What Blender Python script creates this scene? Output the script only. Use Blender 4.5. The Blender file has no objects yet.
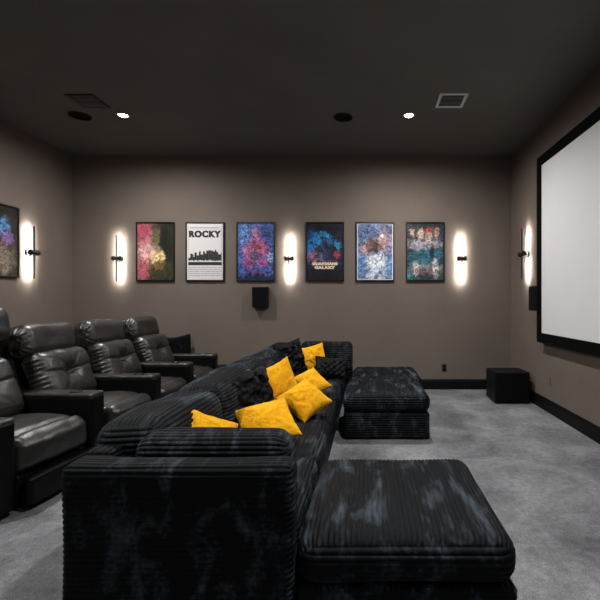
import bpy, math, random
from mathutils import Vector, Matrix, noise
random.seed(7)
C = bpy.context.scene.collection
PI = math.pi
V = Vector
XL, XR, YF, YN, H = -4.68, 2.29, 6.35, -2.6, 3.71     # room: left, right, far, near, height

# ------------------------------------------------------------------ materials
def new_mat(name):
    m = bpy.data.materials.new(name); m.use_nodes = True
    nt = m.node_tree; b = nt.nodes['Principled BSDF']
    return m, nt, b
def N(nt, t, **k):
    n = nt.nodes.new(t)
    for a, v in k.items():
        if a in n.inputs.keys(): n.inputs[a].default_value = v
        else: setattr(n, a, v)
    return n
def noise_n(nt, scale, detail=3, rough=.5, dist=0.0, vec=None, mapscale=None):
    n = N(nt, 'ShaderNodeTexNoise'); n.inputs['Scale'].default_value = scale
    n.inputs['Detail'].default_value = detail; n.inputs['Roughness'].default_value = rough
    n.inputs['Distortion'].default_value = dist
    if vec is None:
        tc = N(nt, 'ShaderNodeTexCoord'); vec = tc.outputs['Object']
    if mapscale:
        mp = N(nt, 'ShaderNodeMapping'); mp.inputs['Scale'].default_value = mapscale
        nt.links.new(vec, mp.inputs['Vector']); vec = mp.outputs['Vector']
    nt.links.new(vec, n.inputs['Vector'])
    return n
def ramp(nt, src, stops):
    r = N(nt, 'ShaderNodeValToRGB'); e = r.color_ramp.elements
    while len(e) < len(stops): e.new(.5)
    for i, (p, c) in enumerate(stops):
        e[i].position = p; e[i].color = (c[0], c[1], c[2], 1)
    nt.links.new(src, r.inputs[0]); return r
def bump(nt, b, src, strength, dist):
    bp = N(nt, 'ShaderNodeBump'); bp.inputs['Strength'].default_value = strength
    bp.inputs['Distance'].default_value = dist
    nt.links.new(src, bp.inputs['Height']); nt.links.new(bp.outputs[0], b.inputs['Normal'])
def simple(name, col, rough=.5, metal=0, spec=.5, emit=None, es=0):
    m, nt, b = new_mat(name)
    b.inputs['Base Color'].default_value = (*col, 1); b.inputs['Roughness'].default_value = rough
    b.inputs['Metallic'].default_value = metal; b.inputs['Specular IOR Level'].default_value = spec
    if emit:
        b.inputs['Emission Color'].default_value = (*emit, 1); b.inputs['Emission Strength'].default_value = es
    return m
def painted(name, col, var=.08, rough=.75):
    m, nt, b = new_mat(name)
    n = noise_n(nt, 1.3, 4, .6)
    r = ramp(nt, n.outputs[0], [(.3, [c*(1-var) for c in col]), (.7, [c*(1+var) for c in col])])
    nt.links.new(r.outputs[0], b.inputs['Base Color']); b.inputs['Roughness'].default_value = rough
    b.inputs['Specular IOR Level'].default_value = .25
    n2 = noise_n(nt, 140, 2); bump(nt, b, n2.outputs[0], .15, .002)
    return m
M = {}
M['wall'] = painted('taupe wall paint', (.150, .122, .104))
M['ceiling'] = painted('charcoal ceiling paint', (.125, .115, .104))
M['base'] = simple('black satin trim paint', (.004, .004, .0045), .5, spec=.15)
# carpet
m, nt, b = new_mat('grey carpet')
n1 = noise_n(nt, 1.6, 6, .62, .6); n2 = noise_n(nt, 160, 2, .7); n3 = noise_n(nt, 22, 4, .75, .3)
r1 = ramp(nt, n1.outputs[0], [(.32, (.125, .129, .139)), (.52, (.215, .221, .236)), (.7, (.335, .342, .360))])
r2 = ramp(nt, n2.outputs[0], [(.3, (.55, .55, .55)), (.7, (1.35, 1.35, 1.35))])
r3 = ramp(nt, n3.outputs[0], [(.3, (.72, .72, .72)), (.7, (1.2, 1.2, 1.2))])
mx = N(nt, 'ShaderNodeMix', data_type='RGBA', blend_type='MULTIPLY'); mx.inputs[0].default_value = 1
nt.links.new(r1.outputs[0], mx.inputs[6]); nt.links.new(r2.outputs[0], mx.inputs[7])
mx2 = N(nt, 'ShaderNodeMix', data_type='RGBA', blend_type='MULTIPLY'); mx2.inputs[0].default_value = 1
nt.links.new(mx.outputs[2], mx2.inputs[6]); nt.links.new(r3.outputs[0], mx2.inputs[7])
nt.links.new(mx2.outputs[2], b.inputs['Base Color']); b.inputs['Roughness'].default_value = .95
b.inputs['Specular IOR Level'].default_value = .1
bump(nt, b, n2.outputs[0], .8, .01); M['carpet'] = m
# leather
m, nt, b = new_mat('black leather')
b.inputs['Base Color'].default_value = (.015, .015, .0142, 1)
n1 = noise_n(nt, 6, 4, .6, .8); n2 = noise_n(nt, 230, 3, .6)
r = N(nt, 'ShaderNodeMapRange'); r.inputs[3].default_value = .28; r.inputs[4].default_value = .44
nt.links.new(n1.outputs[0], r.inputs[0]); nt.links.new(r.outputs[0], b.inputs['Roughness'])
ad = N(nt, 'ShaderNodeMath', operation='MULTIPLY_ADD'); ad.inputs[1].default_value = 9
nt.links.new(n1.outputs[0], ad.inputs[0]); nt.links.new(n2.outputs[0], ad.inputs[2])
b.inputs['Specular IOR Level'].default_value = .75
bump(nt, b, ad.outputs[0], .25, .004); M['leather'] = m
M['arm_leather'] = simple('dark matte leather', (.003, .003, .003), .42, spec=.14)
# ribbed plush: nap brushed in patches
def plush(name, dark, light, seed):
    m, nt, b = new_mat(name)
    tc = N(nt, 'ShaderNodeTexCoord')
    mp = N(nt, 'ShaderNodeMapping'); mp.inputs['Location'].default_value = (seed, seed*.7, 0)
    nt.links.new(tc.outputs['Object'], mp.inputs['Vector'])
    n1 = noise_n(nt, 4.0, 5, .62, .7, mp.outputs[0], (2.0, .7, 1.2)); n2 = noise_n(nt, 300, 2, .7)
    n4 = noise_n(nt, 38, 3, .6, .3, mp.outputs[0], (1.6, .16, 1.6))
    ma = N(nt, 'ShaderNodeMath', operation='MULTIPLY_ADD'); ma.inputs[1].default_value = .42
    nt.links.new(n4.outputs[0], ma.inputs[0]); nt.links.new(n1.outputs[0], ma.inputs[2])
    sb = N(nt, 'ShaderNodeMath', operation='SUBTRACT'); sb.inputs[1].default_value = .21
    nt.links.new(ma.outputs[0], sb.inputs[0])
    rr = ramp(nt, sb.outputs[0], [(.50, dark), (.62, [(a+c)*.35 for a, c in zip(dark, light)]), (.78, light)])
    nt.links.new(rr.outputs[0], b.inputs['Base Color']); b.inputs['Roughness'].default_value = .6
    b.inputs['Specular IOR Level'].default_value = .12
    b.inputs['Sheen Roughness'].default_value = .3
    b.inputs['Sheen Tint'].default_value = (.62, .78, 1, 1)
    mr = N(nt, 'ShaderNodeMapRange'); mr.inputs[1].default_value = .52; mr.inputs[2].default_value = .76
    mr.inputs[3].default_value = .0; mr.inputs[4].default_value = .3
    nt.links.new(sb.outputs[0], mr.inputs[0]); nt.links.new(mr.outputs[0], b.inputs['Sheen Weight'])
    bump(nt, b, n2.outputs[0], .5, .003)
    return m
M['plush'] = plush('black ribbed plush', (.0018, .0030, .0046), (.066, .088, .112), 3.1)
M['plush_dark'] = plush('black pillow plush', (.002, .002, .003), (.03, .03, .042), 8.4)
# yellow
m, nt, b = new_mat('mustard yellow plush')
n1 = noise_n(nt, 9, 4, .6, .5); n2 = noise_n(nt, 42, 4, .7, .8)
r = ramp(nt, n1.outputs[0], [(.3, (.80, .33, .004)), (.7, (.95, .51, .010))])
nt.links.new(r.outputs[0], b.inputs['Base Color']); b.inputs['Roughness'].default_value = .85
b.inputs['Specular IOR Level'].default_value = .1
b.inputs['Sheen Weight'].default_value = .15; b.inputs['Sheen Tint'].default_value = (1, .8, .3, 1)
bump(nt, b, n2.outputs[0], .8, .018); M['yellow'] = m
M['metal'] = simple('black anodised metal', (.012, .012, .013), .3, .4)
M['frame'] = simple('black picture frame', (.006, .006, .006), .3)
M['speaker'] = simple('black speaker vinyl', (.003, .003, .0035), .5, spec=.2)
M['grille'] = simple('black speaker cloth', (.004, .004, .0045), .9, spec=.1)
M['chrome'] = simple('bright steel', (.6, .6, .6), .25, 1)
M['ventmetal'] = simple('bright vent steel', (.7, .7, .7), .4, 0)
M['ventdark'] = simple('vent interior', (.01, .01, .01), .8)
M['plastic'] = simple('black plastic', (.008, .008, .008), .4)
M['trimring'] = simple('white lamp trim', (.5, .5, .48), .4)
M['lens'] = simple('lit downlight lens', (1, 1, 1), .5, emit=(1, .95, .88), es=60)
M['tube'] = simple('lit sconce strip', (1, 1, 1), .5, emit=(1, .965, .88), es=480)
M['screen'] = simple('projection screen with blank picture', (.66, .67, .69), .9, spec=.05, emit=(.97, .98, 1.0), es=.0)
M['velvet'] = simple('black felt screen border', (.003, .003, .003), .9, spec=.05)
M['ink'] = simple('black ink', (.012, .012, .012), .6)
M['red_ink'] = simple('red ink', (.35, .04, .03), .5)
M['white_ink'] = simple('cream ink', (.75, .62, .45), .5)
M['grey_ink'] = simple('grey ink', (.25, .25, .25), .6)
M['paper'] = simple('white poster border', (.75, .75, .78), .5)

# ------------------------------------------------------------------ mesh tools
def link(name, verts, faces, mat, parent=None, smooth=True, loc=None, M4=None):
    me = bpy.data.meshes.new(name)
    if M4 is not None: verts = [M4 @ V(v) for v in verts]
    me.from_pydata([tuple(v) for v in verts], [], faces)
    me.materials.append(M[mat] if isinstance(mat, str) else mat)
    if smooth: me.polygons.foreach_set('use_smooth', [True]*len(me.polygons))
    me.update()
    o = bpy.data.objects.new(name, me); C.objects.link(o)
    if parent: o.parent = parent
    if loc is not None: o.location = loc
    return o
def thing(name, label, cat, loc=(0, 0, 0), rz=0, group=None):
    o = bpy.data.objects.new(name, None); C.objects.link(o)
    o.empty_display_size = .1
    o.location = loc; o.rotation_euler = (0, 0, rz); o['label'] = label; o['category'] = cat
    if group: o['group'] = group
    return o
def tag(o, label, cat, group=None):
    o['label'] = label; o['category'] = cat
    if group: o['group'] = group
    return o
class MB:
    def __init__(s): s.v = []; s.f = []
    def add(s, vs, fs, m=None):
        n = len(s.v); s.v += [(m @ V(v)) if m else V(v) for v in vs]; s.f += [tuple(i+n for i in f) for f in fs]; return s
    def box(s, a, b, bev=0, m=None):
        x0, y0, z0 = a; x1, y1, z1 = b
        if bev <= 0:
            vs = [(x, y, z) for z in (z0, z1) for y in (y0, y1) for x in (x0, x1)]
            return s.add(vs, [(0, 2, 3, 1), (4, 5, 7, 6), (0, 1, 5, 4), (2, 6, 7, 3), (0, 4, 6, 2), (1, 3, 7, 5)], m)
        vs, fs = soft((x1-x0, y1-y0, z1-z0), bev, (9, 9, 9), nr=2)
        c = V(((x0+x1)/2, (y0+y1)/2, (z0+z1)/2))
        return s.add([v+c for v in vs], fs, m)
    def lathe(s, prof, n=32, m=None):   # profile (r,z) about z
        vs = []; fs = []
        for r, z in prof:
            for k in range(n): vs.append((r*math.cos(2*PI*k/n), r*math.sin(2*PI*k/n), z))
        for i in range(len(prof)-1):
            for k in range(n):
                k2 = (k+1) % n; fs.append((i*n+k, i*n+k2, (i+1)*n+k2, (i+1)*n+k))
        fs.append(tuple(range(n))[::-1]); fs.append(tuple((len(prof)-1)*n+k for k in range(n)))
        return s.add(vs, fs, m)
    def tube(s, pts, r, n=10):
        pts = [V(p) for p in pts]; vs = []; fs = []
        for i, p in enumerate(pts):
            t = (pts[min(i+1, len(pts)-1)]-pts[max(i-1, 0)]).normalized()
            a = t.orthogonal().normalized() if i == 0 else (a - t*a.dot(t)).normalized()
            bb = t.cross(a)
            for k in range(n):
                an = 2*PI*k/n; vs.append(p + (a*math.cos(an)+bb*math.sin(an))*r)
        for i in range(len(pts)-1):
            for k in range(n):
                k2 = (k+1) % n; fs.append((i*n+k, i*n+k2, (i+1)*n+k2, (i+1)*n+k))
        fs.append(tuple(range(n))[::-1]); fs.append(tuple((len(pts)-1)*n+k for k in range(n)))
        return s.add(vs, fs)
    def build(s, name, mat, parent=None, smooth=False, loc=None):
        return link(name, s.v, s.f, mat, parent, smooth, loc)
def axis(h, r, step, nr):
    a = [r*math.tan(PI/4*(i/nr)) for i in range(nr+1)]       # offsets outwards from h-r
    inner = h-r; n = max(1, int(math.ceil(2*inner/step)))
    mid = [-inner+2*inner*i/n for i in range(n+1)]
    return [-inner-o for o in a[:0:-1]] + mid + [inner+o for o in a[1:]]
def soft(size, r, step, disp=None, nr=5):
    """rounded box centred at 0 on one welded lattice; disp(pos, normal, uvw) returns a new position"""
    h = [s/2 for s in size]; r = min(r, min(h)*.98)
    nr = nr if isinstance(nr, (tuple, list)) else (nr,)*3
    A = [axis(h[i], r, step[i], nr[i]) for i in range(3)]
    nx, ny, nz = [len(a)-1 for a in A]; idx = {}; vs = []; fs = []
    def vert(i, j, k):
        key = (i, j, k)
        if key in idx: return idx[key]
        p = V((A[0][i], A[1][j], A[2][k]))
        q = V([max(-(h[c]-r), min(h[c]-r, p[c])) for c in range(3)])
        n = (p-q).normalized(); pos = q+n*r
        if disp: pos = disp(pos, n, V([pos[c]/h[c] for c in range(3)]))
        idx[key] = len(vs); vs.append(pos); return idx[key]
    for i in range(nx):
        for j in range(ny):
            fs.append((vert(i, j, nz), vert(i+1, j, nz), vert(i+1, j+1, nz), vert(i, j+1, nz)))
            fs.append((vert(i, j, 0), vert(i, j+1, 0), vert(i+1, j+1, 0), vert(i+1, j, 0)))
    for i in range(nx):
        for k in range(nz):
            fs.append((vert(i, 0, k), vert(i+1, 0, k), vert(i+1, 0, k+1), vert(i, 0, k+1)))
            fs.append((vert(i, ny, k), vert(i, ny, k+1), vert(i+1, ny, k+1), vert(i+1, ny, k)))
    for j in range(ny):
        for k in range(nz):
            fs.append((vert(0, j, k), vert(0, j, k+1), vert(0, j+1, k+1), vert(0, j+1, k)))
            fs.append((vert(nx, j, k), vert(nx, j+1, k), vert(nx, j+1, k+1), vert(nx, j, k+1)))
    return vs, fs
def sstep(a, b, x):
    t = max(0, min(1, (x-a)/(b-a))); return t*t*(3-2*t)

# ------------------------------------------------------------------ setting
def struct(name, a, b, mat, parent=None):
    o = MB().box(a, b).build(name, mat, parent)
    if not parent: o['kind'] = 'structure'
    return o
T = .15
struct('floor', (XL-T, YN-T, -.1), (XR+T, YF+T, 0), 'carpet')
struct('ceiling', (XL-T, YN-T, H), (XR+T, YF+T, H+.1), 'ceiling')
struct('wall_back', (XL-T, YF, 0), (XR+T, YF+T, H), 'wall')
struct('wall_left', (XL-T, YN, 0), (XL, YF, H), 'wall')
struct('wall_right', (XR, YN, 0), (XR+T, YF, H), 'wall')
struct('wall_front', (XL-T, YN-T, 0), (XR+T, YN, H), 'wall')
def baseboard(name, p, q, nrm):
    p, q, nrm = V(p), V(q), V(nrm)
    prof = [(0, 0), (.017, 0), (.017, .13), (.012, .145), (.008, .158), (0, .16)]
    vs = [(e+nrm*a+V((0, 0, z))) for e in (p, q) for a, z in prof]
    n = len(prof); fs = [(i, (i+1) % n, (i+1) % n+n, i+n) for i in range(n)]+[tuple(range(n))[::-1], tuple(range(n, 2*n))]
    o = link(name, vs, fs, 'base', smooth=False); o['kind'] = 'structure'
baseboard('baseboard_back', (XL, YF, 0), (XR, YF, 0), (0, -1, 0))
baseboard('baseboard_left', (XL, YN, 0), (XL, YF-.02, 0), (1, 0, 0))
baseboard('baseboard_right', (XR, YN, 0), (XR, YF-.02, 0), (-1, 0, 0))
baseboard('baseboard_front', (XL, YN, 0), (XR, YN, 0), (0, 1, 0))

# ------------------------------------------------------------------ camera
cd = bpy.data.cameras.new('camera'); cam = bpy.data.objects.new('camera', cd); C.objects.link(cam)
cam.location = (0, 0, 1.40); cam.rotation_euler = (PI/2, 0, 0)
cd.sensor_width = 36; cd.lens = 24; cd.shift_x = -67/600; cd.shift_y = 1/600; cd.clip_start = .05
bpy.context.scene.camera = cam

# ------------------------------------------------------------------ ceiling fittings
def downlight(x, y, label, power):
    t = thing('ceiling_downlight', label, 'ceiling light', (x, y, H), 0, 'recessed ceiling downlights')
    MB().lathe([(.05, -.001), (.075, -.001), (.077, -.006), (.070, -.010), (.052, -.008), (.05, -.001)]).build('trim_ring', 'trimring', t, True)
    MB().lathe([(.0, -.0055), (.050, -.0055), (.050, -.0015), (0, -.0015)]).build('lens', 'lens', t)
    ld = bpy.data.lights.new('downlight_beam', 'SPOT'); ld.energy = power; ld.spot_size = math.radians(178); ld.spot_blend = .9
    ld.shadow_soft_size = .06; ld.color = (1, .965, .93)
    lo = bpy.data.objects.new('downlight_beam', ld); C.objects.link(lo); lo.parent = t; lo.location = (0, 0, -.02)
downlight(.52, 4.97, 'lit round ceiling downlight between the round ceiling speaker and the shiny square vent', 355)
downlight(-3.03, 4.97, 'lit round ceiling downlight at the left above the black recliners', 355)
for x in (.52, -3.03):
    for y in (1.75, -1.3):
        downlight(x, y, 'lit round ceiling downlight on the near ceiling outside the photo', 355 if y > 0 else 70)
def vent(x, y, label, rimmat):
    t = thing('ceiling_vent', label, 'air vent', (x, y, H), 0, 'square ceiling vents')
    w = .16; f = MB()
    for a, b in (((-w, -w), (w, -w+.03)), ((-w, w-.03), (w, w)), ((-w, -w+.03), (-w+.03, w-.03)), ((w-.03, -w+.03), (w, w-.03))):
        f.box((a[0], a[1], -.012), (b[0], b[1], -.001))
    f.build('vent_frame', rimmat, t)
    MB().box((-w+.028, -w+.028, -.003), (w-.028, w-.028, -.001)).build('backing', 'ventdark', t)
    for k in range(9):
        s = MB(); yy = -w+.045+k*.0288
        s.box((-w+.03, -.011, -.001), (w-.03, .011, .001), m=Matrix.Translation((0, yy, -.011)) @ Matrix.Rotation(math.radians(28), 4, 'X'))
        s.build('slat', 'ventmetal', t)
vent(-3.22, 4.62, 'dark square ceiling vent at upper left beside a round ceiling speaker', 'metal')
vent(.97, 4.60, 'square ceiling vent with shiny metal rim right of the downlight', 'ventmetal')
def ceil_speaker(x, y, r, label):
    t = thing('ceiling_speaker', label, 'speaker', (x, y, H), 0, 'round ceiling speakers')
    MB().lathe([(r-.012, -.001), (r, -.001), (r, -.005), (r-.004, -.009), (r-.012, -.008), (r-.012, -.001)], 40).build('rim', 'metal', t, True)
    MB().lathe([(0, -.006), (r-.012, -.006), (r-.012, -.001), (0, -.001)], 40).build('grille', 'grille', t)
ceil_speaker(-3.58, 4.99, .13, 'round dark ceiling speaker at upper left below the dark vent')
ceil_speaker(-.30, 5.03, .125, 'round dark ceiling speaker near the middle of the ceiling, left of a downlight')

# ------------------------------------------------------------------ sconces
def sconce(loc, rz, label):     # local: wall at y=0, light stands out towards -y
    t = thing('wall_sconce', label, 'wall light', loc, rz, 'slim black rod wall lights')
    Rx = Matrix.Rotation(PI/2, 4, 'X')
    MB().lathe([(0, .001), (.052, .001), (.052, .018), (.046, .023), (0, .023)], 32, Rx).build('wall_plate', 'metal', t, True)
    MB().lathe([(0, .02), (.018, .02), (.018, .082), (0, .082)], 20, Rx).build('stem', 'metal', t, True)
    Ry = Matrix.Translation((0, -.090, 0)) @ Matrix.Rotation(PI/2, 4, 'Y')
    MB().lathe([(0, -.072), (.030, -.072), (.038, -.066), (.038, -.036), (.026, -.028), (.022, .028), (.038, .036), (.038, .066), (.030, .072), (0, .072)], 24, Ry).build('centre_knob', 'metal', t, True)
    for s in (1, -1):
        a, b_ = sorted((s*.015, s*.36))             # a slim channel open towards the wall, the strip recessed in it
        ch = MB(); ch.box((-.0085, -.096, a), (.0085, -.0885, b_)); ch.box((-.0085, -.0885, a), (-.0070, -.0825, b_)); ch.box((.0070, -.0885, a), (.0085, -.0825, b_))
        ch.build('rod', 'metal', t)
        a, b_ = sorted((s*.02, s*.357))
        MB().box((-.0065, -.0880, a), (.0065, -.0860, b_)).build('light_strip', 'tube', t)
zS = 2.067
def bx(px): return (px-367)/63.0
sconce((bx(120), YF, zS), 0, 'lit slim wall light on the back wall, left of the pink poster')
sconce((bx(290), YF, zS), 0, 'lit slim wall light in the middle of the back wall')
sconce((bx(460.5), YF, zS), 0, 'lit slim wall light on the back wall near the right corner')
sconce((XL, 5.52, zS), PI/2, 'lit slim wall light on the left wall beside the blue face poster')
sconce((XR, 5.69, zS), -PI/2, 'lit slim wall light on the right wall beside the projection screen')

# ------------------------------------------------------------------ posters
def art(name, base, blobs, distort=.16, nscale=5, grain=.35, rough=.35):
    """generic colour-cloud artwork; blobs = (u, v, ru, rv, colour, strength) on a sheet u,v in -1..1"""
    m, nt, b = new_mat(name)
    tc = N(nt, 'ShaderNodeTexCoord'); mp = N(nt, 'ShaderNodeMapping'); mp.inputs['Scale'].default_value = (1/.29, 1, 1/.455)
    nt.links.new(tc.outputs['Object'], mp.inputs['Vector'])
    sd = (abs(hash_(name)) % 97)
    off = N(nt, 'ShaderNodeMapping'); off.inputs['Location'].default_value = (sd, sd*.3, 0)
    off.inputs['Scale'].default_value = (3.4, 3.4, 3.4); nt.links.new(tc.outputs['Object'], off.inputs['Vector'])
    ns = noise_n(nt, nscale*.8, 3, .6, 0, off.outputs[0])
    sub = N(nt, 'ShaderNodeVectorMath', operation='SUBTRACT'); sub.inputs[1].default_value = (.5, .5, .5)
    nt.links.new(ns.outputs[1], sub.inputs[0])
    sc = N(nt, 'ShaderNodeVectorMath', operation='SCALE'); sc.inputs['Scale'].default_value = distort*4
    nt.links.new(sub.outputs[0], sc.inputs[0])
    add = N(nt, 'ShaderNodeVectorMath', operation='ADD'); nt.links.new(mp.outputs[0], add.inputs[0]); nt.links.new(sc.outputs[0], add.inputs[1])
    rgb = N(nt, 'ShaderNodeRGB'); rgb.outputs[0].default_value = (*base, 1); cur = rgb.outputs[0]
    for (u, v, ru, rv, col, st) in blobs:
        q = N(nt, 'ShaderNodeMapping'); q.inputs['Scale'].default_value = (1/ru, 0, 1/rv); q.inputs['Location'].default_value = (-u/ru, 0, -v/rv)
        nt.links.new(add.outputs[0], q.inputs['Vector'])
        ln = N(nt, 'ShaderNodeVectorMath', operation='LENGTH'); nt.links.new(q.outputs[0], ln.inputs[0])
        mr = N(nt, 'ShaderNodeMapRange', interpolation_type='SMOOTHSTEP'); mr.inputs[1].default_value = 1.15; mr.inputs[2].default_value = .55
        mr.inputs[3].default_value = 0; mr.inputs[4].default_value = st
        nt.links.new(ln.outputs[1], mr.inputs[0])
        mx = N(nt, 'ShaderNodeMix', data_type='RGBA'); nt.links.new(mr.outputs[0], mx.inputs[0]); nt.links.new(cur, mx.inputs[6])
        mx.inputs[7].default_value = (*col, 1); cur = mx.outputs[2]
    n2 = noise_n(nt, 5, 3, .65, 1.2, off.outputs[0])
    rr = ramp(nt, n2.outputs[0], [(.38, (1-grain*1.3,)*3), (.62, (1+grain*1.6,)*3)])
    mm = N(nt, 'ShaderNodeMix', data_type='RGBA', blend_type='MULTIPLY'); mm.inputs[0].default_value = 1
    nt.links.new(cur, mm.inputs[6]); nt.links.new(rr.outputs[0], mm.inputs[7])
    nt.links.new(mm.outputs[2], b.inputs['Base Color']); b.inputs['Roughness'].default_value = rough
    b.inputs['Coat Weight'].default_value = 1; b.inputs['Coat Roughness'].default_value = .03
    return m
def hash_(s):
    h = 7
    for ch in s: h = (h*31+ord(ch)) % 100003
    return h
def text_obj(name, s, w, h, x, z, mat, parent, y=-.0205, bold=.02):
    cu = bpy.data.curves.new(name, 'FONT'); cu.body = s; cu.size = 1; cu.align_x = 'CENTER'; cu.offset = bold; cu.extrude = 0
    cu.space_character = 1.16
    to = bpy.data.objects.new(name+'_source', cu); C.objects.link(to)
    dg = bpy.context.evaluated_depsgraph_get(); dg.update()
    me = bpy.data.meshes.new_from_object(to.evaluated_get(dg))
    bpy.data.objects.remove(to); bpy.data.curves.remove(cu)
    xs = [v.co.x for v in me.vertices]; ys = [v.co.y for v in me.vertices]
    x0, x1, y0, y1 = min(xs), max(xs), min(ys), max(ys)
    base = [V((x+(v.co.x-(x0+x1)/2)/(x1-x0)*w, y, z+(v.co.y-y0)/(y1-y0)*h)) for v in me.vertices]
    polys = [tuple(p.vertices) for p in me.polygons]; bpy.data.meshes.remove(me)
    m = MB()                                  # heavier strokes: the outline widened by shifted copies
    for kx in (-1, -.5, 0, .5, 1):
        for kz in (-.45, .45): m.add([v+V((kx*bold*h, (kx+kz)*1e-4, kz*bold*h)) for v in base], polys)
    o = link(name, m.v, m.f, mat, smooth=False); o.parent = parent; return o
PW, PH = .61, .935
def poster(loc, rz, label, mat, border=None, inset=0):
    """local: wall at y=0, poster faces -y, centre at origin"""
    t = thing('framed_poster', label, 'poster', loc, rz, 'framed film posters')
    w, h, fw = PW/2, PH/2, .020
    f = MB()
    f.box((-w, -.032, -h), (-w+fw, -.001, h), .004); f.box((w-fw, -.032, -h), (w, -.001, h), .004)
    f.box((-w+fw-.003, -.032, -h), (w-fw+.003, -.001, -h+fw), .004); f.box((-w+fw-.003, -.032, h-fw), (w-fw+.003, -.001, h), .004)
    f.build('frame', 'frame', t)
    if border:
        MB().box((-w+fw-.004, -.017, -h+fw-.004), (w-fw+.004, -.002, h-fw+.004)).build('paper_border', border, t)
        MB().box((-w+fw+inset, -.0185, -h+fw+inset), (w-fw-inset, -.0165, h-fw-inset)).build('print', mat, t)
    else:
        MB().box((-w+fw-.004, -.0185, -h+fw-.004), (w-fw+.004, -.002, h-fw+.004)).build('print', mat, t)
    return t
zP = 1.4+(301-251.7)/63
def scribble(name, parent, mat, x, z, w, h, n, seed, rows=1):     # illegible title lettering
    rnd = random.Random(seed); m = MB()
    for r in range(rows):
        zz = z-r*h*1.35; cx = x-w/2; cw = w/n
        for k in range(n):
            g = rnd.random()
            m.box((cx+k*cw, -.0215, zz), (cx+k*cw+cw*.28, -.0195, zz+h*(.8+.2*g)))
            if g > .3: m.box((cx+k*cw, -.0215, zz+h*(.7 if g > .6 else .4)), (cx+k*cw+cw*.75, -.0195, zz+h*(.7 if g > .6 else .4)+h*.2))
            if g < .7: m.box((cx+k*cw, -.0215, zz), (cx+k*cw+cw*.75, -.0195, zz+h*.2))
            if g > .5: m.box((cx+k*cw+cw*.55, -.0215, zz), (cx+k*cw+cw*.75, -.0195, zz+h*.9))
    return m.build(name, mat, parent)
M['magenta_ink'] = simple('pink ink', (.6, .08, .14), .5)
# 1 pink / gold / dark green
a1 = art('pink and green print', (.02, .022, .015), [(-.7, .1, .8, 1.3, (.50, .17, .20), .85), (-.75, .75, .5, .35, (.30, .05, .10), .7), (-.3, -.05, .7, .35, (.75, .45, .42), .8), (.15, -.2, .5, .3, (.8, .6, .28), .85),
    (.1, .45, .45, .5, (.12, .11, .05), .8), (.5, .45, .33, .55, (.008, .01, .008), .95), (.75, .0, .25, .8, (.012, .016, .01), .9), (.35, -.65, .9, .38, (.04, .045, .018), .9), (.0, -.5, .5, .14, (.22, .12, .04), .6), (-.75, -.6, .35, .35, (.45, .10, .14), .7)])
p = poster((bx(156), YF, zP), 0, 'framed pink and dark green poster, leftmost on the back wall', a1)
scribble('lettering', p, 'magenta_ink', -.17, .33, .16, .06, 4, 3, 2)
scribble('lettering', p, 'magenta_ink', -.17, -.40, .16, .04, 4, 5)
# 2 white with ROCKY
a2 = simple('off white print', (.66, .65, .66), .4)
p = poster((bx(205.5), YF, zP), 0, 'white framed poster with large black ROCKY lettering', a2)
text_obj('title_lettering', 'ROCKY', .50, .105, 0, .225, 'ink', p, bold=.045)
m = MB(); rnd = random.Random(4)
m.box((-.265, -.0205, -.215), (.265, -.0185, -.165))
x = -.262
while x < .255:
    w = .008+rnd.random()*.03; hh = .05+.09*rnd.random()+.04*math.sin(x*9+1)
    m.box((x, -.0205, -.15+rnd.random()*.02), (min(x+w, .262), -.0185, -.12+hh)); x += w*1.05
m.build('skyline_print', 'ink', p)
m = MB()
for k in range(5):
    z = -.255-k*.032; xx = -.25
    while xx < .24:
        w = .02+rnd.random()*.06
        m.box((xx, -.0200, z), (min(xx+w, .25), -.0185, z+.008)); xx += w+.012
m.box((-.26, -.02, .355), (.26, -.0185, .36)); m.box((-.24, -.02, .375), (.22, -.0185, .385))
m.box((-.262, -.02, -.42), (-.259, -.0185, .415)); m.box((.259, -.02, -.42), (.262, -.0185, .415))
m.build('small_print', 'grey_ink', p)
# 3 blue / magenta cluster
a3 = art('blue and magenta print', (.05, .10, .32), [(-.6, .5, .3, .5, (.10, .25, .55), .8), (.55, .5, .5, .5, (.015, .05, .22), .8), (0, .0, .85, .55, (.30, .07, .22), .8), (0, .58, .28, .3, (.35, .12, .25), .9), (-.45, .05, .25, .2, (.45, .15, .2), .8), (.4, .12, .25, .2, (.42, .10, .16), .8),
    (0, .2, .2, .2, (.35, .05, .05), .8), (0, -.15, .4, .22, (.05, .06, .13), .85), (-.45, -.45, .3, .15, (.38, .06, .18), .8), (.45, -.45, .3, .15, (.38, .06, .2), .8), (.8, -.2, .2, .12, (.5, .6, .8), .6), (0, -.62, 1.1, .12, (.03, .07, .25), .8), (0, -.95, 1.5, .22, (.006, .008, .03), .95)], .2, 7, .6)
p = poster((bx(256), YF, zP), 0, 'framed poster of a pink and violet cluster on blue, above the wall speaker', a3)
scribble('lettering', p, 'red_ink', 0, -.335, .30, .04, 8, 9)
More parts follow.
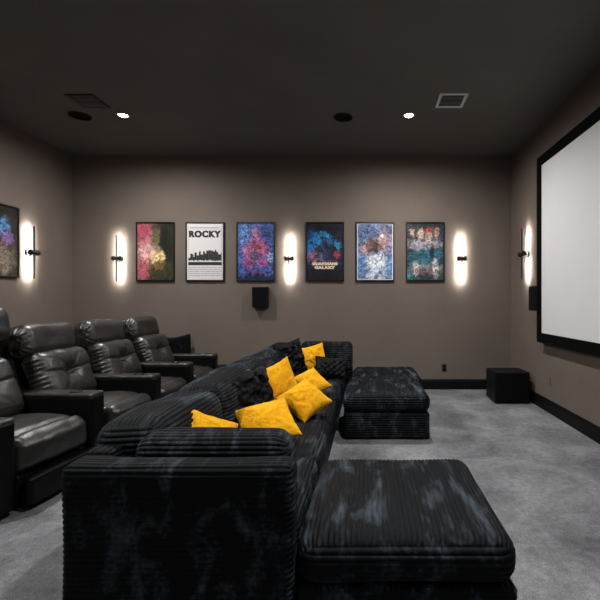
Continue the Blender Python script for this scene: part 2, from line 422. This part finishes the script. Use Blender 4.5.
# 4 dark, cyan glow, gold title
a4 = art('dark blue glow print', (.008, .012, .03), [(-.4, .15, .8, .6, (.01, .12, .32), .9), (.0, .35, .5, .35, (.03, .25, .5), .7), (.65, .25, .3, .12, (.03, .3, .55), .7), (-.55, -.15, .5, .22, (.30, .12, .16), .75), (.0, .15, .25, .45, (.03, .02, .06), .9), (.35, .0, .25, .4, (.015, .015, .03), .9), (-.35, .0, .2, .3, (.02, .025, .04), .85),
    (.65, -.1, .2, .15, (.3, .05, .08), .7), (.2, .9, 1.2, .3, (.006, .006, .012), .9), (0, -.38, .9, .12, (.10, .06, .05), .7), (0, -.85, 1.5, .35, (.004, .005, .008), .95)], .17, 7, .6)
p = poster((bx(325), YF, zP), 0, 'framed dark poster with blue glow and gold lettering, right of the middle wall light', a4)
text_obj('title_lettering', 'GUARDIANS', .40, .042, 0, -.215, 'white_ink', p, bold=.06)
text_obj('title_lettering', 'GALAXY', .32, .046, 0, -.275, 'white_ink', p, bold=.06)
# 5 pale blue white border
a5 = art('pale blue and brown print', (.16, .22, .36), [(-.5, .7, .7, .35, (.06, .10, .22), .8), (.6, .7, .5, .4, (.10, .09, .16), .8), (.55, .3, .45, .45, (.32, .22, .26), .7), (-.1, .2, .6, .35, (.13, .06, .05), .9), (.35, .35, .3, .25, (.40, .24, .22), .7), (-.6, .05, .2, .15, (.5, .25, .17), .8), (0, .1, .2, .2, (.02, .015, .02), .8),
    (.1, -.35, .6, .35, (.62, .64, .72), .85), (-.8, -.5, .3, .5, (.10, .22, .48), .8), (.85, -.5, .25, .45, (.12, .25, .5), .8), (0, -.85, .6, .3, (.45, .5, .6), .7)], .16, 6, .5)
poster((bx(375), YF, zP), 0, 'framed pale blue poster with thin white border and brown centre on the back wall', a5, 'paper', .012)
# 6 teal with red lettering
a6 = art('teal and grey print', (.03, .04, .05), [(0, .25, 1.2, .25, (.30, .28, .32), .8), (0, -.15, 1.2, .28, (.02, .12, .17), .9), (.4, -.05, .18, .22, (.004, .01, .015), .95), (-.35, -.15, .4, .12, (.01, .06, .07), .8), (0, -.6, 1.2, .22, (.16, .20, .22), .8), (-.5, -.6, .2, .35, (.5, .5, .5), .7), (.55, -.6, .2, .4, (.5, .5, .5), .7), (-.9, -.9, .3, .3, (.05, .25, .25), .7),
    (-.72, .68, .16, .18, (.38, .26, .20), .9), (-.25, .62, .22, .22, (.45, .33, .26), .9), (.2, .72, .26, .15, (.36, .06, .03), .9), (.22, .50, .2, .2, (.42, .30, .24), .85), (.62, .66, .18, .2, (.35, .22, .17), .9), (0, .95, 1.3, .12, (.01, .015, .02), .9)], .1, 6, .55)
p = poster((bx(425), YF, zP), 0, 'framed teal poster with red lettering, rightmost on the back wall', a6)
scribble('lettering', p, 'red_ink', 0, -.335, .42, .06, 8, 12)
# 7 left wall
a7 = art('dark portrait print', (.016, .014, .013), [(.1, .35, .7, .4, (.02, .03, .05), .8), (.35, .35, .28, .28, (.10, .28, .55), .85), (.45, .1, .3, .2, (.20, .12, .32), .85), (.4, .28, .2, .06, (.01, .02, .04), .9), (0, -.5, 1, .5, (.14, .12, .09), .8), (.3, -.6, .3, .5, (.22, .19, .14), .7), (0, .95, 1.3, .3, (.008, .008, .01), .9)], .14, 5, .5)
poster((XL, 5.356-PW/2, 2.175), PI/2, 'framed dark portrait poster with a blue lit face on the left wall', a7)

# ------------------------------------------------------------------ speakers, outlet, subwoofer
t = thing('wall_speaker', 'small black box speaker on the back wall below the blue and violet poster', 'speaker', (bx(261.5), YF, 1.46))
MB().box((-.12, -.11, -.16), (.12, -.001, .16), .008).build('cabinet', 'speaker', t)
MB().box((-.112, -.118, -.152), (.112, -.1105, .152), .003).build('grille', 'grille', t)
t = thing('wall_speaker', 'small black box speaker on the right wall, half hidden behind the projection screen', 'speaker', (XR, 5.24, 1.435), -PI/2)
MB().box((-.12, -.12, -.165), (.12, -.001, .165), .008).build('cabinet', 'speaker', t)
MB().box((-.112, -.128, -.155), (.112, -.1205, .155), .003).build('grille', 'grille', t)
t = thing('power_outlet', 'black wall outlet low on the back wall left of the subwoofer', 'outlet', (1.225, YF, .34))
MB().box((-.036, -.007, -.058), (.036, -.001, .058), .003).build('cover_plate', 'plastic', t)
for s in (1, -1): MB().box((-.017, -.010, s*.026-.015), (.017, -.0065, s*.026+.015), .002).build('socket', 'grille', t)
t = thing('power_outlet', 'taupe wall outlet low on the right wall beside the subwoofer', 'outlet', (XR, 5.02, .40), -PI/2)
MB().box((-.036, -.007, -.058), (.036, -.001, .058), .003).build('cover_plate', 'wall', t)
for s in (1, -1): MB().box((-.017, -.010, s*.026-.015), (.017, -.0065, s*.026+.015), .002).build('socket', 'wall', t)
t = thing('subwoofer', 'large black cube subwoofer on the carpet in the far right corner', 'subwoofer', (1.975, 5.63, 0))
MB().box((-.24, -.20, .02), (.24, .20, .43), .012).build('cabinet', 'speaker', t)
MB().box((-.225, -.208, .035), (.225, -.2005, .415), .004).build('grille', 'grille', t)
for sx in (-1, 1):
    for sy in (-1, 1):
        MB().lathe([(0, 0), (.02, 0), (.024, .022), (0, .022)], 16, Matrix.Translation((sx*.2, sy*.16, 0))).build('foot', 'plastic', t, True)
MB().box((.2405, -.15, .07), (.248, .15, .38), .002).build('control_panel', 'plastic', t)
for k in range(2):
    MB().lathe([(0, 0), (.012, 0), (.010, .014), (0, .014)], 16, Matrix.Translation((.248, -.1, .30-k*.05)) @ Matrix.Rotation(PI/2, 4, 'Y')).build('knob', 'chrome', t, True)
MB().tube([(.25, -.12, .36), (.275, -.13, .35), (.285, -.13, .28), (.28, -.10, .15), (.285, -.05, .02), (.285, .10, .012)], .006).build('cable', 'plastic', t, True)

# ------------------------------------------------------------------ projection screen on right wall
t = thing('projection_screen', 'large pale projection screen with black border on the right wall', 'projection screen', (XR, 0, 0))
x0, x1 = -.095, -.012; y0, y1 = 1.02, 5.18; z0, z1 = .872, 3.24; fw = .125
m = MB()
m.box((x0, y1-fw, z0), (x1, y1, z1), .006); m.box((x0, y0, z0), (x1, y0+fw, z1), .006)
m.box((x0, y0+fw-.004, z1-fw), (x1, y1-fw+.004, z1), .006); m.box((x0, y0+fw-.004, z0), (x1, y1-fw+.004, z0+fw), .006)
m.build('border', 'velvet', t)
MB().box((x0+.012, y0+fw-.01, z0+fw-.01), (x0+.018, y1-fw+.01, z1-fw+.01)).build('screen_surface', 'screen', t)
for yy in (1.6, 4.6):
    MB().box((-.02, yy-.05, z1-.10), (-.001, yy+.05, z1-.04)).build('bracket', 'metal', t)
    MB().box((-.02, yy-.05, z0+.04), (-.001, yy+.05, z0+.10)).build('bracket', 'metal', t)

# ------------------------------------------------------------------ leather recliners (front = +x, origin on the floor under the seat front)
def recliner(y, wid, label, arms, dx=0, rz=0, hx=0, hz=0):
    t = thing('leather_recliner', label, 'recliner', (-2.17+dx, y, 0), math.radians(rz), 'black leather recliners in a row')
    sd = y*3.7; hw = wid/2-.004
    def seatd(p, n, u):
        q = p.copy()
        if n.z > 0: q.z += .030*(1-u.x**2)*(1-u.y**4)*n.z
        if n.x > 0.1: q.x += .035*n.x*(1-u.y**4*.6)*(1-.5*u.z**2)
        if n.z > .2: q.z -= .016*math.exp(-((p.x-.215)/.018)**2)          # seam along the front roll
        w = noise.noise(V((p.x*5, p.y*5+sd, p.z*5)))*.010 + noise.noise(V((p.x*11+p.y*9, p.y*7+sd, p.z*16)))*.006
        return q+n*w
    vs, fs = soft((.64, wid-.02, .25), .07, (.016, .03, .03), seatd)
    link('seat_cushion', [v+V((-.33, 0, .355)) for v in vs], fs, 'leather', t)
    # backrest
    def backd(p, n, u):       # local: thickness x, width y, height z
        q = p.copy()
        if n.x > .0:
            d2 = (p.y/.085)**2+((p.z-.02)/.065)**2
            q.x += n.x*(.030*(1-u.y**4)*(1-u.z**4) - .060*math.exp(-d2) - .015*math.exp(-((p.z-.02-abs(p.y)*.12)/.012)**2)
                        - .008*math.exp(-((abs(p.y)*1.0-abs(p.z-.02)*.9)/.014)**2)*math.exp(-((p.y/.16)**2)))
        puck = sstep(.8, 1, abs(u.y))*.006*math.sin(p.z*140+3*noise.noise(V((p.z*9, sd, 0))))
        w = noise.noise(V((p.x*6+3, p.y*7+sd, p.z*7)))*.010
        return q+n*(w+puck)
    vs, fs = soft((.20, wid-.02, .50), .08, (.03, .012, .012), backd)
    m4 = Matrix.Translation((-.69, 0, .70)) @ Matrix.Rotation(math.radians(-20), 4, 'Y')
    link('back_cushion', vs, fs, 'leather', t, M4=m4)
    def headd(p, n, u):
        e = sstep(.78, 1, abs(u.y))
        ang = math.atan2(p.z, p.x)
        puck = e*.008*math.sin(ang*19+2*noise.noise(V((ang*3, sd, 1))))
        w = noise.noise(V((p.x*6+9, p.y*5+sd, p.z*6)))*.010
        q = p+n*(w+puck)
        q.x *= 1-.12*e; q.z *= 1-.10*e
        return q
    vs, fs = soft((.23, wid-.0, .31), .10, (.02, .014, .02), headd, nr=8)
    m4 = Matrix.Translation((-.865+hx, 0, 1.035+hz)) @ Matrix.Rotation(math.radians(-12), 4, 'Y')
    link('headrest', vs, fs, 'leather', t, M4=m4)
    # rear shell
    vs, fs = soft((.11, wid-.03, .92), .045, (.04, .06, .06))
    link('back_shell', vs, fs, 'arm_leather', t, M4=Matrix.Translation((-.90, 0, .66)) @ Matrix.Rotation(math.radians(-14), 4, 'Y'))
    # base and footrest
    MB().box((-.86, -hw+.02, .03), (-.03, hw-.02, .235), .02).build('base', 'arm_leather', t, True)
    def footd(p, n, u): return p+n*(noise.noise(V((p.x*8, p.y*6+sd, p.z*8+4)))*.008)
    vs, fs = soft((.07, wid-.02, .19), .03, (.03, .03, .02), footd)
    link('footrest', [v+V((.045, 0, .135)) for v in vs], fs, 'arm_leather', t)
    for s in arms:
        yc = s*(wid/2+.085)
        def armd(p, n, u):
            q = p+n*(noise.noise(V((p.x*5, p.y*5+sd+s, p.z*5)))*.006)
            if n.z > .5: q.z -= .010*math.exp(-((p.x-.33)/.006)**2)
            return q
        vs, fs = soft((.90, .165, .60), .035, (.02, .02, .04), armd)
        ar = link('armrest', [v+V((-.45, yc, .325)) for v in vs], fs, 'arm_leather', t)
        def padd(p, n, u): return p+n*(noise.noise(V((p.x*9, p.y*9+sd, p.z*9)))*.004)
        vs, fs = soft((.86, .168, .035), .017, (.012, .02, .01), padd)
        link('armrest_pad', [v+V((-.44, yc, .620)) for v in vs], fs, 'leather', ar)
        MB().lathe([(.036, .0), (.036, .012), (.046, .012), (.048, .006), (.048, .0), (.036, 0)], 28, Matrix.Translation((-.20, yc, .634))).build('cup_holder_ring', 'metal', ar, True)
        MB().lathe([(0, .0), (.036, .0), (.036, .004), (0, .004)], 28, Matrix.Translation((-.20, yc, .634))).build('cup_holder_well', 'ventdark', ar, True)
    return t
recliner(2.945, .635, 'black leather recliner nearest the camera at the left edge, its seat brightly lit', (-1, 1), -.10, -4, .10, .17)
recliner(3.75, .635, 'second black leather recliner from the camera, whose whole pillow headrest shows at left', (1,))
recliner(4.55, .635, 'third black leather recliner from the camera, between the second and the farthest', (1,))
recliner(5.36, .645, 'farthest black leather recliner from the camera, nearest the back wall', (1,))

# low black chair in the gap by the back wall
t = thing('lounge_chair', 'low black fabric chair against the back wall, mostly hidden behind the farthest recliner', 'chair', (-2.58, 6.12, 0))
def lump(p, n, u): return p+n*(noise.noise(p*6)*.012)
vs, fs = soft((.90, .38, .28), .09, (.04, .04, .04), lump); link('seat', [v+V((.03, 0, .27)) for v in vs], fs, 'plush_dark', t)
def wing(p, n, u):
    q = p+n*(noise.noise(p*6)*.008)
    if u.z > 0: q.z += .07*u.z*max(0, u.x)**2
    return q
vs, fs = soft((.62, .09, .50), .03, (.04, .03, .04), wing); link('backrest', [v+V((-.48, .10, .58)) for v in vs], fs, 'plush_dark', t)
for sx in (-.33, .36):
    for sy in (-.13, .13): MB().box((sx-.02, sy-.02, 0), (sx+.02, sy+.02, .16)).build('leg', 'plastic', t)

# ------------------------------------------------------------------ ribbed sectional
PITCH, AMP = .0235, .0085
def rib(c, a=AMP): return a*(abs(math.sin(PI*c/PITCH))**.6-.7)
def ribbed(name, lo, hi, r, parent, top='x', crown=0.0, mat='plush', tilt=None, wob=.010, coarse=.035, side='z', bulge=0.0):
    lo, hi = V(lo), V(hi); size = hi-lo; c = (lo+hi)/2
    fine = PITCH/7
    ti = 'xyz'.index(top); oi = 1-ti
    step = [0, 0, fine]; step[ti] = fine; step[oi] = coarse
    def d(p, n, u):
        w = c+p
        s = 1-sstep(.35, .65, n[oi]*n[oi])
        if n.z > 0:                                            # ribs follow the rounded profile from side to top
            hh = size/2; th = math.atan2(n.z, abs(n[ti])) if (n.z*n.z+n[ti]*n[ti]) > 1e-6 else PI/2
            arc = min(w.z, hi.z-r) + r*th + max(0, hh[ti]-r-abs(p[ti]))
        else: arc = w.z
        hgt = s*rib(arc) + (1-s)*rib(w.z)
        q = p.copy()
        if n.z > 0 and crown: q.z += crown*(1-u.x**2)*(1-u.y**2)
        if bulge:
            q.x += bulge*n.x*(1-u.z**2); q.y += bulge*n.y*(1-u.z**2)
        wv = noise.noise(V((w.x*3.1, w.y*3.1, w.z*3.1)))*wob
        return q+n*(hgt+wv)
    r = min(r, min(size)/2*.98); nf = max(4, int(math.ceil(r*.8/fine)))
    nrs = [nf, nf, nf]; nrs[oi] = 5
    vs, fs = soft(size, r, step, d, nr=nrs)
    m4 = Matrix.Translation(c)
    if tilt: m4 = m4 @ Matrix.Rotation(math.radians(tilt[1]), 4, tilt[0])
    return link(name, vs, fs, mat, parent, M4=m4)
def ottoman(loc, w, d, label, top=.44, r=.085, bulge=.004):
    t = thing('ribbed_ottoman', label, 'ottoman', loc, 0, 'square ribbed plush ottomans')
    x, y = w/2, d/2
    ribbed('cushion', (-x, -y, top-.21), (x, y, top-.01), r, t, crown=.024, bulge=bulge)
    ribbed('base', (-x+.006, -y+.006, .012), (x-.006, y-.006, top-.200), .02, t)
    for sx in (-1, 1):
        for sy in (-1, 1): MB().box((sx*(x-.1)-.03, sy*(y-.1)-.03, 0), (sx*(x-.1)+.03, sy*(y-.1)+.03, .045)).build('foot', 'plastic', t)
    return t
ottoman((.165, 2.055, 0), .905, .90, 'large black ribbed plush ottoman in the foreground, nearest the camera', .44)
ottoman((.20, 4.45, 0), .88, .86, 'black ribbed plush ottoman in the middle distance beside the row of yellow pillows', .47)
ottoman((.245, 5.34, 0), .88, .86, 'farthest black ribbed plush ottoman, partly hidden behind another ottoman near the back wall', .47)
t = thing('sectional_sofa', 'long black ribbed plush sectional sofa with corner seats at both ends, holding yellow pillows', 'sofa', (-.76, 3.65, 0))
def SR(name, lo, hi, r, **k):
    o = V((-.76, 3.65, 0)); return ribbed(name, V(lo)-o, V(hi)-o, r, t, **k)
XB = -1.235
# side frames
SR('end_panel', (XB, 1.60, .02), (-.30, 1.73, .735), .035, top='y')
SR('back_panel', (XB, 1.74, .02), (XB+.13, 5.72, .745), .035, top='x', coarse=.06)
SR('end_panel', (XB+.14, 5.60, .04), (-.20, 5.72, .76), .035, top='y')
# seats
ys = [1.74, 2.50, 3.27, 4.04, 4.81, 5.59]
for i in range(5):
    SR('seat_cushion', (XB+.14, ys[i]+.004, .23), (-.305, ys[i+1]-.004, .44), .06, crown=.015, bulge=.006)
    SR('seat_base', (XB+.14, ys[i]+.002, .04), (-.32, ys[i+1]-.002, .225), .03)
# back cushions along the left side
yb = [1.835, 2.60, 3.37, 4.12, 4.86, 5.40]
for i in range(5):
    SR('back_cushion', (XB-.03, yb[i], .45), (XB+.31, yb[i+1]-.012, .850), .105, top='x', tilt=('Y', -3), wob=.022, bulge=.02)
SR('back_cushion', (XB+.19, 1.75, .45), (-.345, 1.97, .80), .085, top='y', tilt=('X', 4), wob=.012)
SR('back_cushion', (XB+.34, 5.38, .45), (-.195, 5.58, .845), .07, top='y', tilt=('X', -4), wob=.012)
for sx, sy in ((XB+.08, 1.68), (-.38, 1.68), (XB+.08, 3.65), (-.38, 3.65), (XB+.08, 5.64), (-.3, 5.64)):
    MB().box((sx+.76-.03, sy-3.65-.03, 0), (sx+.76+.03, sy-3.65+.03, .05)).build('foot', 'plastic', t)

# ------------------------------------------------------------------ throw pillows
def pillow(loc, nrm, roll, sx, sy, th, mat, label, group, seed, lump=.017, kind='plain', pinch=.10):
    n = 64; top = []; vs = []; fs = []
    nrm = V(nrm).normalized()
    up = V((0, 0, 1)) if abs(nrm.z) < .93 else V((0, 1, 0))
    X = up.cross(nrm).normalized(); Y = nrm.cross(X)
    R = Matrix((X, Y, nrm)).transposed().to_4x4() @ Matrix.Rotation(math.radians(roll), 4, 'Z')
    ids = {}
    def vert(i, j, s):
        edge = i in (0, n) or j in (0, n)
        key = (i, j, 0 if edge else s)
        if key in ids: return ids[key]
        u = math.sin((i/n-.5)*PI); v = math.sin((j/n-.5)*PI)
        x = u*sx/2*(1-pinch*(1-v*v)); y = v*sy/2*(1-pinch*(1-u*u))
        z = s*th/2*(max(0, (1-u*u)*(1-v*v)))**.42
        p = V((x, y, z))
        q = V((x*5+seed, y*5, s*.7))
        amt = min(1, ((1-u*u)*(1-v*v))**.3)
        w = noise.noise(q)*lump*1.6 + (.5-abs(noise.noise(q*2.6)))*lump*.9 + noise.noise(q*7)*lump*.35
        if kind == 'diamond':
            a = abs(math.sin((x+y)*PI/.075)); b_ = abs(math.sin((x-y)*PI/.075))
            w += .020*(a*b_)**.5-.010
        if kind == 'tuft':
            w += .030*(noise.cell(V((x*19+seed, y*19, 0)))-.5)*1.0 + .02*noise.noise(V((x*26, y*26, seed)))
        edgew = noise.noise(V((x*22+seed, y*22, 3)))*.005
        p += V((u*edgew*(1-amt), v*edgew*(1-amt), s*w*amt))
        ids[key] = len(vs); vs.append(p); return ids[key]
    for s in (1, -1):
        for i in range(n):
            for j in range(n):
                f = (vert(i, j, s), vert(i+1, j, s), vert(i+1, j+1, s), vert(i, j+1, s))
                fs.append(f if s > 0 else f[::-1])
    o = link('throw_pillow', vs, fs, mat)
    o.matrix_world = Matrix.Translation(loc) @ R
    tag(o, label, 'pillow', group); return o
G1, G2 = 'yellow plush throw pillows on the sofa', 'black textured throw pillows on the sofa'
pillow((-.865, 2.12, .655), (.70, -.38, .60), -36, .38, .34, .13, 'yellow', 'yellow pillow nearest the camera, peeking over the near back cushion at far left', G1, 1)
pillow((-.68, 2.72, .570), (.15, -.55, .80), 16, .38, .35, .15, 'yellow', 'wide yellow pillow lying on the seat just behind the near back cushion', G1, 2.3)
pillow((-.775, 3.50, .65), (.72, -.62, .30), 14, .42, .42, .14, 'yellow', 'upright yellow pillow leaning beside the black textured pillow', G1, 3.6)
pillow((-.52, 3.32, .580), (.25, -.50, .80), 32, .34, .33, .16, 'yellow', 'plump yellow pillow lying in front of the upright yellow one, nearest the seat edge', G1, 4.9)
pillow((-.56, 4.05, .575), (.30, -.55, .75), 25, .30, .30, .14, 'yellow', 'fourth yellow pillow lying on the seat just beyond the plump one', G1, 6.1)
pillow((-.69, 5.12, .67), (.15, -.92, .35), 14, .34, .34, .13, 'yellow', 'farthest yellow pillow, propped in the far corner of the sofa', G1, 7.7)
pillow((-.86, 2.93, .66), (.80, -.50, .30), 6, .50, .46, .13, 'plush_dark', 'black furry textured pillow nearest the camera, left of the upright yellow one', G2, 9, kind='tuft')
pillow((-.865, 4.62, .70), (.80, -.50, .28), 6, .46, .50, .13, 'plush_dark', 'tall black textured pillow leaning left of the farthest yellow pillow', G2, 11, kind='tuft')
pillow((-.45, 4.98, .575), (.20, -.80, .55), -8, .42, .28, .12, 'plush_dark', 'black diamond quilted pillow lying low right of the farthest yellow pillow', G2, 13, kind='diamond')

# ------------------------------------------------------------------ world and view
w = bpy.data.worlds.new('world'); bpy.context.scene.world = w; w.use_nodes = True
w.node_tree.nodes['Background'].inputs[0].default_value = (0, 0, 0, 1)
vs_ = bpy.context.scene.view_settings
vs_.view_transform = 'Standard'; vs_.look = 'None'; vs_.gamma = 1; vs_.use_curve_mapping = False; vs_.exposure = 0.0
